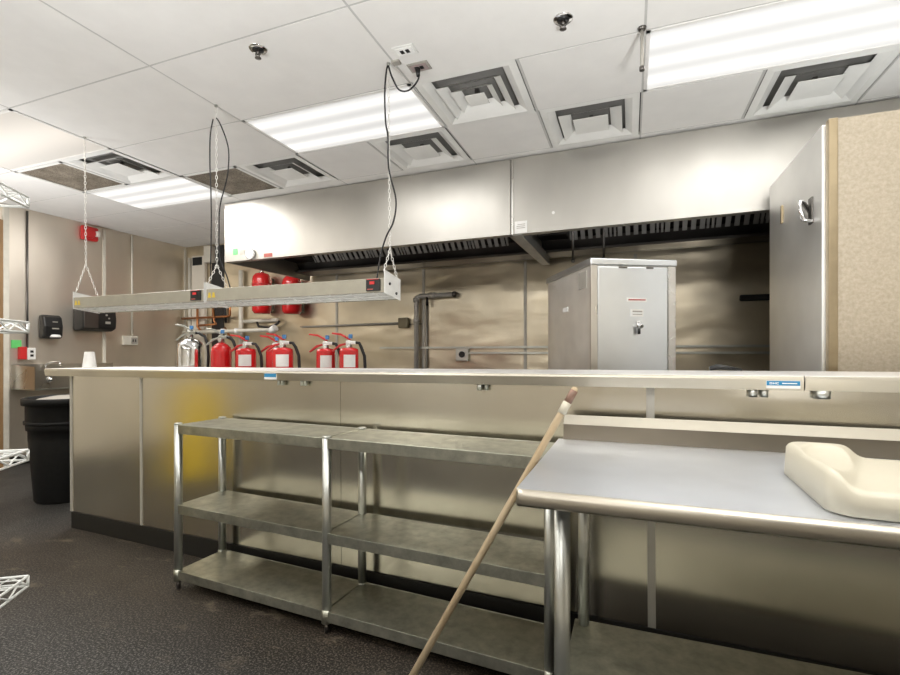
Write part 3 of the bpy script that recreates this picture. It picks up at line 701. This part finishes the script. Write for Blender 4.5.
# ================================================================= HEAT LAMPS on chains
def chain_links(p0, p1, mb, step=.022, r=.0021):
    p0, p1 = Vector(p0), Vector(p1); d = p1-p0; n = max(2, int(d.length/step)); dn = d.normalized()
    a = dn.orthogonal().normalized(); b = dn.cross(a)
    for i in range(n):
        c = p0+d*((i+.5)/n); s = a if i % 2 else b; h = d.length/n*.62; w_ = .0062
        pts = [c+dn*(h*math.sin(q))+s*(w_*math.cos(q)) for q in [2*PI*k/8 for k in range(8)]]
        mb.tube(pts, r, 5, closed=True)
LY = 2.31; LZ = 1.556
def heat_lamp(x0, L, label, lefttop, righttop):
    t = thing('heat_lamp', label, 'heat lamp', (x0, LY, LZ), 0, 'strip heat lamps hung over the counter')
    MB().prism([(0,.024),(0,.100),(.012,.104),(.18,.088),(.18,.0),(.172,.0),(.172,.08),(.008,.092),(.008,.024)], 'x', .004, L-.004).build('housing', M['lampwhite'], t)
    MB().prism([(.010,.026),(.03,.060),(.09,.075),(.15,.055),(.170,.004),(.166,.004),(.147,.050),(.09,.070),(.033,.055),(.014,.026)], 'x', .006, L-.006).build('reflector', M['white'], t)
    for xa in (0, L-.004): MB().prism([(-.004,.018),(-.004,.146),(.186,.118),(.186,-.004)], 'x', xa, xa+.004).build('end_plate', M['white'], t)
    MB().cyl((.02,.085,.040), (L-.02,.085,.040), .007, n=10).build('heating_element', M['greypipe'], t)
    gd = MB()
    for y, z in ((.03,.020), (.085,.012), (.14,.006)): gd.cyl((.01,y,z), (L-.01,y,z), .0035, n=8)
    for i in range(9):
        x = .08+(L-.16)*i/8; gd.tube([(x,.006,.024), (x,.085,.010), (x,.174,.002)], .0025, 6)
    gd.build('wire_guard', M['wire'], t)
    cb = MB().box(L-.115, -.010, .032, L-.028, 0, .098).build('control_box', M['black'], t, bevel=.002)
    MB().box(L-.090, -.014, .068, L-.060, -.010, .084).box(L-.108, -.0125, .094, L-.034, -.010, .097).build('switch', M['redplastic'], cb)
    MB().box(L-.105, -.012, .038, L-.070, -.010, .044).build('print', M['pink'], cb)
    for k in range(2):
        a = .018+k*.034; MB().prism([(a,.045),(a+.026,.045),(a+.018,.078),(a+.006,.078)], 'y', -.0025, 0).build('warning_sticker', M['yellow'], t)
    MB().cyl((L,.05,.075), (L+.006,.05,.075), .008, n=10).cyl((L,.13,.03), (L+.006,.13,.03), .008, n=10).build('end_screw', M['black'], t)
    return t
def hang(t, x, jz, topx=0, wob=0):
    # V of chain from the end plate up to a joint, then one chain to the ceiling
    ch = MB(); jy = .075
    chain_links((x, .005, .140), (x, jy, jz), ch); chain_links((x, .165, .118), (x, jy, jz), ch)
    chain_links((x, jy, jz), (x+topx, jy, CZ-LZ), ch, .024)
    o = ch.build('chain', M['chain'], t)
    MB().lathe([(.010,-.012),(.010,0)], 10, (x+topx, jy, CZ-LZ)).build('ceiling_hook', M['galv'], o)
LA, LB, LC = -3.86, -2.555, -1.255
l1 = heat_lamp(LA, LB-LA-.012, 'left strip heat lamp hung by chain near the left wall', True, False)
hang(l1, .02, .36, -.015)
l2 = heat_lamp(LB, LC-LB, 'right strip heat lamp with white end plate above the labelled extinguishers', True, True)
hang(l2, .012, .27, -.008); hang(l2, LC-LB-.01, .27, -.01)
# cords belonging to the lamps
def cord(t, pts, r=.0048): MB().tube(pts, r, 8).build('power_cord', M['rubber'], t)
def smooth(pts, n=6):
    P = [Vector(p) for p in pts]; out = []
    for i in range(len(P)-1):
        a, b, c, d = P[max(i-1,0)], P[i], P[i+1], P[min(i+2,len(P)-1)]
        for k in range(n):
            t_ = k/n
            out.append(.5*((2*b)+(-a+c)*t_+(2*a-5*b+4*c-d)*t_**2+(-a+3*b-3*c+d)*t_**3))
    return out+[P[-1]]
x = LC-LB-.01
cz = CZ-LZ
cord(l2, smooth([(x+.13,.165,cz-.005),(x+.135,.165,cz-.07),(x+.10,.12,cz-.15),(x+.05,.09,cz-.155),(x+.01,.078,cz-.08),(x-.012,.07,cz-.02),(x-.03,.07,cz-.15),(x-.025,.07,cz-.33),
    (x-.008,.065,cz-.42),(x-.0,.06,cz-.60),(x+.045,.06,cz-.78),(x+.03,.06,cz-.90),(x-.015,.06,cz-.98),(x-.06,.08,.25),(x-.10,.10,.100)]))
MB().cyl((x+.13,.165,cz-.012), (x+.133,.165,cz-.055), .016, .010, 12).build('plug', M['black'], l2)
cord(l1, smooth([(1.284,.075,cz-.09),(1.276,.06,cz-.2),(1.272,.06,cz-.38),(1.280,.06,cz-.55),(1.284,.06,cz-.75),(1.27,.07,cz-.95),(1.235,.1,.25),(1.22,.12,.09)]), .0042)
cord(l2, smooth([(.012,.07,cz-.09),(.03,.08,cz-.12),(.075,.09,cz-.23),(.098,.09,cz-.33),(.09,.085,cz-.48),(.035,.08,cz-.66),(.025,.08,cz-.8),(.03,.08,cz-1.0),(.06,.11,.2),(.08,.13,.09)]), .0042)

# ================================================================= METAL SHELF UNIT
t = thing('metal_shelf_unit', 'grey three tier metal shelf unit standing against the counter front', 'shelf unit', (-2.236, 1.846, 0), R(-3.3))
BX = (0, .972, 1.968); PY = .275
for xi in (0, 1, 2):
    for y in (0, PY):
        xx = BX[xi]
        lg = MB().cyl((xx,y,.045), (xx,y,.872), .0205, n=20).cyl((xx,y,.868), (xx,y,.876), .0215, .019, 20).build('leg', M['galv'], t)
        MB().cyl((xx,y,.045), (xx,y,.105), .0235, .022, 20).build('foot_collar', M['shelfmetal'], lg)
        MB().cyl((xx,y,0), (xx,y,.046), .011, n=12).build('foot', M['dark_steel'], lg)
for z in (.868, .447, .100):
    for i in (0, 1):
        a, b = BX[i]+.004, BX[i+1]-.004
        mb = MB().box(a, -.012, z-.006, b, PY+.012, z)
        mb.box(a, -.014, z-.047, b, -.010, z); mb.box(a, PY+.010, z-.047, b, PY+.014, z)
        mb.box(a, -.012, z-.047, a+.003, PY+.012, z); mb.box(b-.003, -.012, z-.047, b, PY+.012, z)
        mb.build('shelf', M['shelfmetal'], t, bevel=.0015)

# ================================================================= WORKTABLE
t = thing('worktable', 'stainless worktable with rounded front edge and low backsplash at right', 'table', (-.27, 1.17, 0))
TL = 2.2; TZ = .90
def swept(pf, secs):
    mb = MB(); n = len(pf); sect = []
    for x, ins in secs: sect.append([(x, max(y, ins) if y < .05 else y, z) for y, z in pf])
    vs = [p for q in sect for p in q]
    mb.add(vs, [(i*n+k, i*n+(k+1) % n, (i+1)*n+(k+1) % n, (i+1)*n+k) for i in range(len(sect)-1) for k in range(n)], True)
    mb.add(sect[0], [tuple(range(n))]); mb.add(sect[-1], [tuple(range(n))[::-1]]); return mb
secs = ((.0,.018),(.006,.006),(.020,.0),(TL,.0))
top = swept([(.78,TZ),(.016,TZ),(.016,TZ-.011),(.78,TZ-.011)], ((.0,.018),(.006,.008),(TL,.0))).build('tabletop', M['steel_top'], t)
roll = swept([(.0175,TZ+.0004),(.012,TZ-.003),(.005,TZ-.011),(.001,TZ-.024),(.003,TZ-.036),(.012,TZ-.043),(.020,TZ-.043),(.013,TZ-.034),(.012,TZ-.024),(.016,TZ-.014),(.0175,TZ-.011)], secs).build('rolled_edge', M['roll'], t)
for o_ in (top, roll): es = o_.modifiers.new('edge', 'EDGE_SPLIT'); es.split_angle = R(40)
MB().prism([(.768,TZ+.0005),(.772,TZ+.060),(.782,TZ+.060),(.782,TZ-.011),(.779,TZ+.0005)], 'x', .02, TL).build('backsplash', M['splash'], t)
MB().prism([(.771,TZ+.0605),(.806,TZ+.094),(.812,TZ+.090),(.783,TZ+.0605)], 'x', .02, TL).build('backsplash_return', M['lip'], t)
for x in (.105, TL-.12):
    for y in (.085, .69):
        lg = MB().cyl((x,y,.03), (x,y,TZ-.012), .0205, n=22).build('leg', M['galv'], t)
        MB().cyl((x,y,0), (x,y,.035), .012, .018, 14).build('foot', M['dark_steel'], lg)
MB().box(.07, .055, .205, TL-.08, .72, .222).build('undershelf', M['shelfmetal'], t, bevel=.004)
MB().box(.09, .36, TZ-.05, TL-.1, .41, TZ-.012).build('channel_brace', M['galv'], t)

# cream moulded plastic cover on the table: height field over a rounded plan
def cream_cover():
    nx, ny = 110, 64; W, D = .62, .42; rc = .055
    def hgt(x, y):
        st = (.022+.34*y)-x                                  # raised corner block left of a slanting step
        hh = .056+.035/(1+math.exp(-max(-40, min(40, st/.0085))))
        dx, dy = (x-(.018+.17*y))/(.012+.15*y), (y-.225)/.155  # hollow in the top of the block
        q = dx*dx+dy*dy
        if q < 1: hh -= .020*(1-q)**.55
        return hh
    vs = []; fs = []
    def plan(u, v):                                          # square -> rounded rectangle
        x, y = u*W, v*D
        for cx, sx in ((rc, -1), (W-rc, 1)):
            for cy, sy in ((rc, -1), (D-rc, 1)):
                ddx, ddy = (x-cx)*sx, (y-cy)*sy
                if ddx > 0 and ddy > 0:
                    m = max(ddx, ddy); l = math.hypot(ddx, ddy); x = cx+sx*ddx*m/l; y = cy+sy*ddy*m/l
        return x, y
    for j in range(ny+1):
        for i in range(nx+1):
            # denser near the rim so the edge stays rounded
            u = i/nx; v = j/ny
            x, y = plan(u, v); e = min(u*W, (1-u)*W, v*D, (1-v)*D)
            z = hgt(x, y)-(.012*(1-min(1, e/.013))**2)
            vs.append((x, y, z))
    idx = lambda i, j: j*(nx+1)+i
    for j in range(ny):
        for i in range(nx): fs.append((idx(i,j), idx(i+1,j), idx(i+1,j+1), idx(i,j+1)))
    rim = [(i,0) for i in range(nx)]+[(nx,j) for j in range(ny)]+[(i,ny) for i in range(nx,0,-1)]+[(0,j) for j in range(ny,0,-1)]
    b0 = len(vs); cxm, cym = W/2, D/2
    for (i,j) in rim:
        x, y, z = vs[idx(i,j)]; vs.append((x+(x-cxm)*.012, y+(y-cym)*.012, .004))
    m = len(rim)
    for k in range(m):
        a = idx(*rim[k]); b = idx(*rim[(k+1) % m]); fs.append((a, b, b0+(k+1) % m, b0+k))
    fs.append(tuple(b0+k for k in range(m)))
    return MB().add(vs, fs, True)
t = thing('cream_equipment_cover', 'cream moulded plastic equipment cover with raised rounded end on the worktable', 'cover', (.395, 1.212, .9005), R(-2))
o = cream_cover().build('shell', M['cream'], t)
MB().box(.06, .03, 0, .56, .39, .0045).build('rubber_base', M['black'], t)

# broom handle leaning on the table edge
a, b = Vector((-.762, 1.318, .0)), Vector((-.160, 1.5455, 1.135)); d = (b-a).normalized(); Ls = (b-a).length
t = thing('broom_handle', 'long thin wooden broom handle leaning against the worktable corner', 'broom handle', a)
P = lambda s: d*s
MB().tube([P(.0), P(Ls-.04), P(Ls-.01), P(Ls-.002), P(Ls)], [.0115,.0115,.011,.008,.003], 14).build('shaft', M['wood'], t)
MB().cyl(P(Ls-.095), P(Ls-.055), .0135, n=14).build('tape_band', M['cream'], t)
MB().cyl(P(Ls-.055), P(Ls-.012), .0122, n=14).build('worn_paint', M['worn'], t)

# ================================================================= WIRE SHELVING at the left edge
A34 = R(34.6); ex = Vector((-math.cos(A34), -math.sin(A34), 0)); ey = Vector((math.sin(A34), -math.cos(A34), 0))
t = thing('wire_shelving', 'white wire shelving unit at the left picture edge close to the camera', 'shelf unit', (-1.467, .77, 0))
SW, SD = 1.2, .46
for z in (1.648, 1.322, .990, .662):
    mb = MB(); g = lambda u, v, dz=0: tuple(ex*u+ey*v+Vector((0,0,z+dz)))
    hgt = .026
    for dz in (0, -hgt):
        r_w = .0032
        for p, q in (((0,0),(SW,0)), ((SW,0),(SW,SD)), ((SW,SD),(0,SD)), ((0,SD),(0,0))): mb.cyl(g(*p, dz), g(*q, dz), r_w, n=8)
    for p in ((0,0),(SW,0),(SW,SD),(0,SD)): mb.cyl(g(*p), g(*p, -hgt), .0032, n=8)
    def zig(p, q, n):
        pts = []
        for i in range(n*2+1):
            f = i/(2*n); pts.append(g(p[0]+(q[0]-p[0])*f, p[1]+(q[1]-p[1])*f, -.002 if i % 2 else -hgt+.002))
        mb.tube(pts, .0024, 6)
    zig((0,0),(SW,0), 16); zig((0,0),(0,SD), 6); zig((SW,0),(SW,SD), 6); zig((0,SD),(SW,SD), 16)
    for i in range(1, 18): mb.cyl(g(0, SD*i/18, .001), g(SW, SD*i/18, .001), .0016, n=6)
    for u in (.3, .6, .9): mb.cyl(g(u, 0, -.004), g(u, SD, -.004), .003, n=6)
    mb.build('wire_shelf', M['wire'], t)
for u, v in ((.38,.03), (SW-.03,.03), (.38,SD-.03), (SW-.03,SD-.03)):
    p = ex*u+ey*v; MB().cyl((p.x,p.y,.02), (p.x,p.y,1.75), .0125, n=14).cyl((p.x,p.y,0), (p.x,p.y,.03), .02, n=14).build('post', M['chrome'], t)

# yellow floor sign that the counter front mirrors (stands behind the photographer)
t = thing('wet_floor_sign', 'yellow folding floor sign, seen only as a yellow reflection in the counter front', 'floor sign', (-4.36, .76, 0), R(-54))
for s in (-1, 1):
    MB().prism([(s*.17,0),(s*.19,0),(s*.03,.95),(s*.01,.95)], 'x', -.22, .22).build('panel', M['yellowplastic'], t)
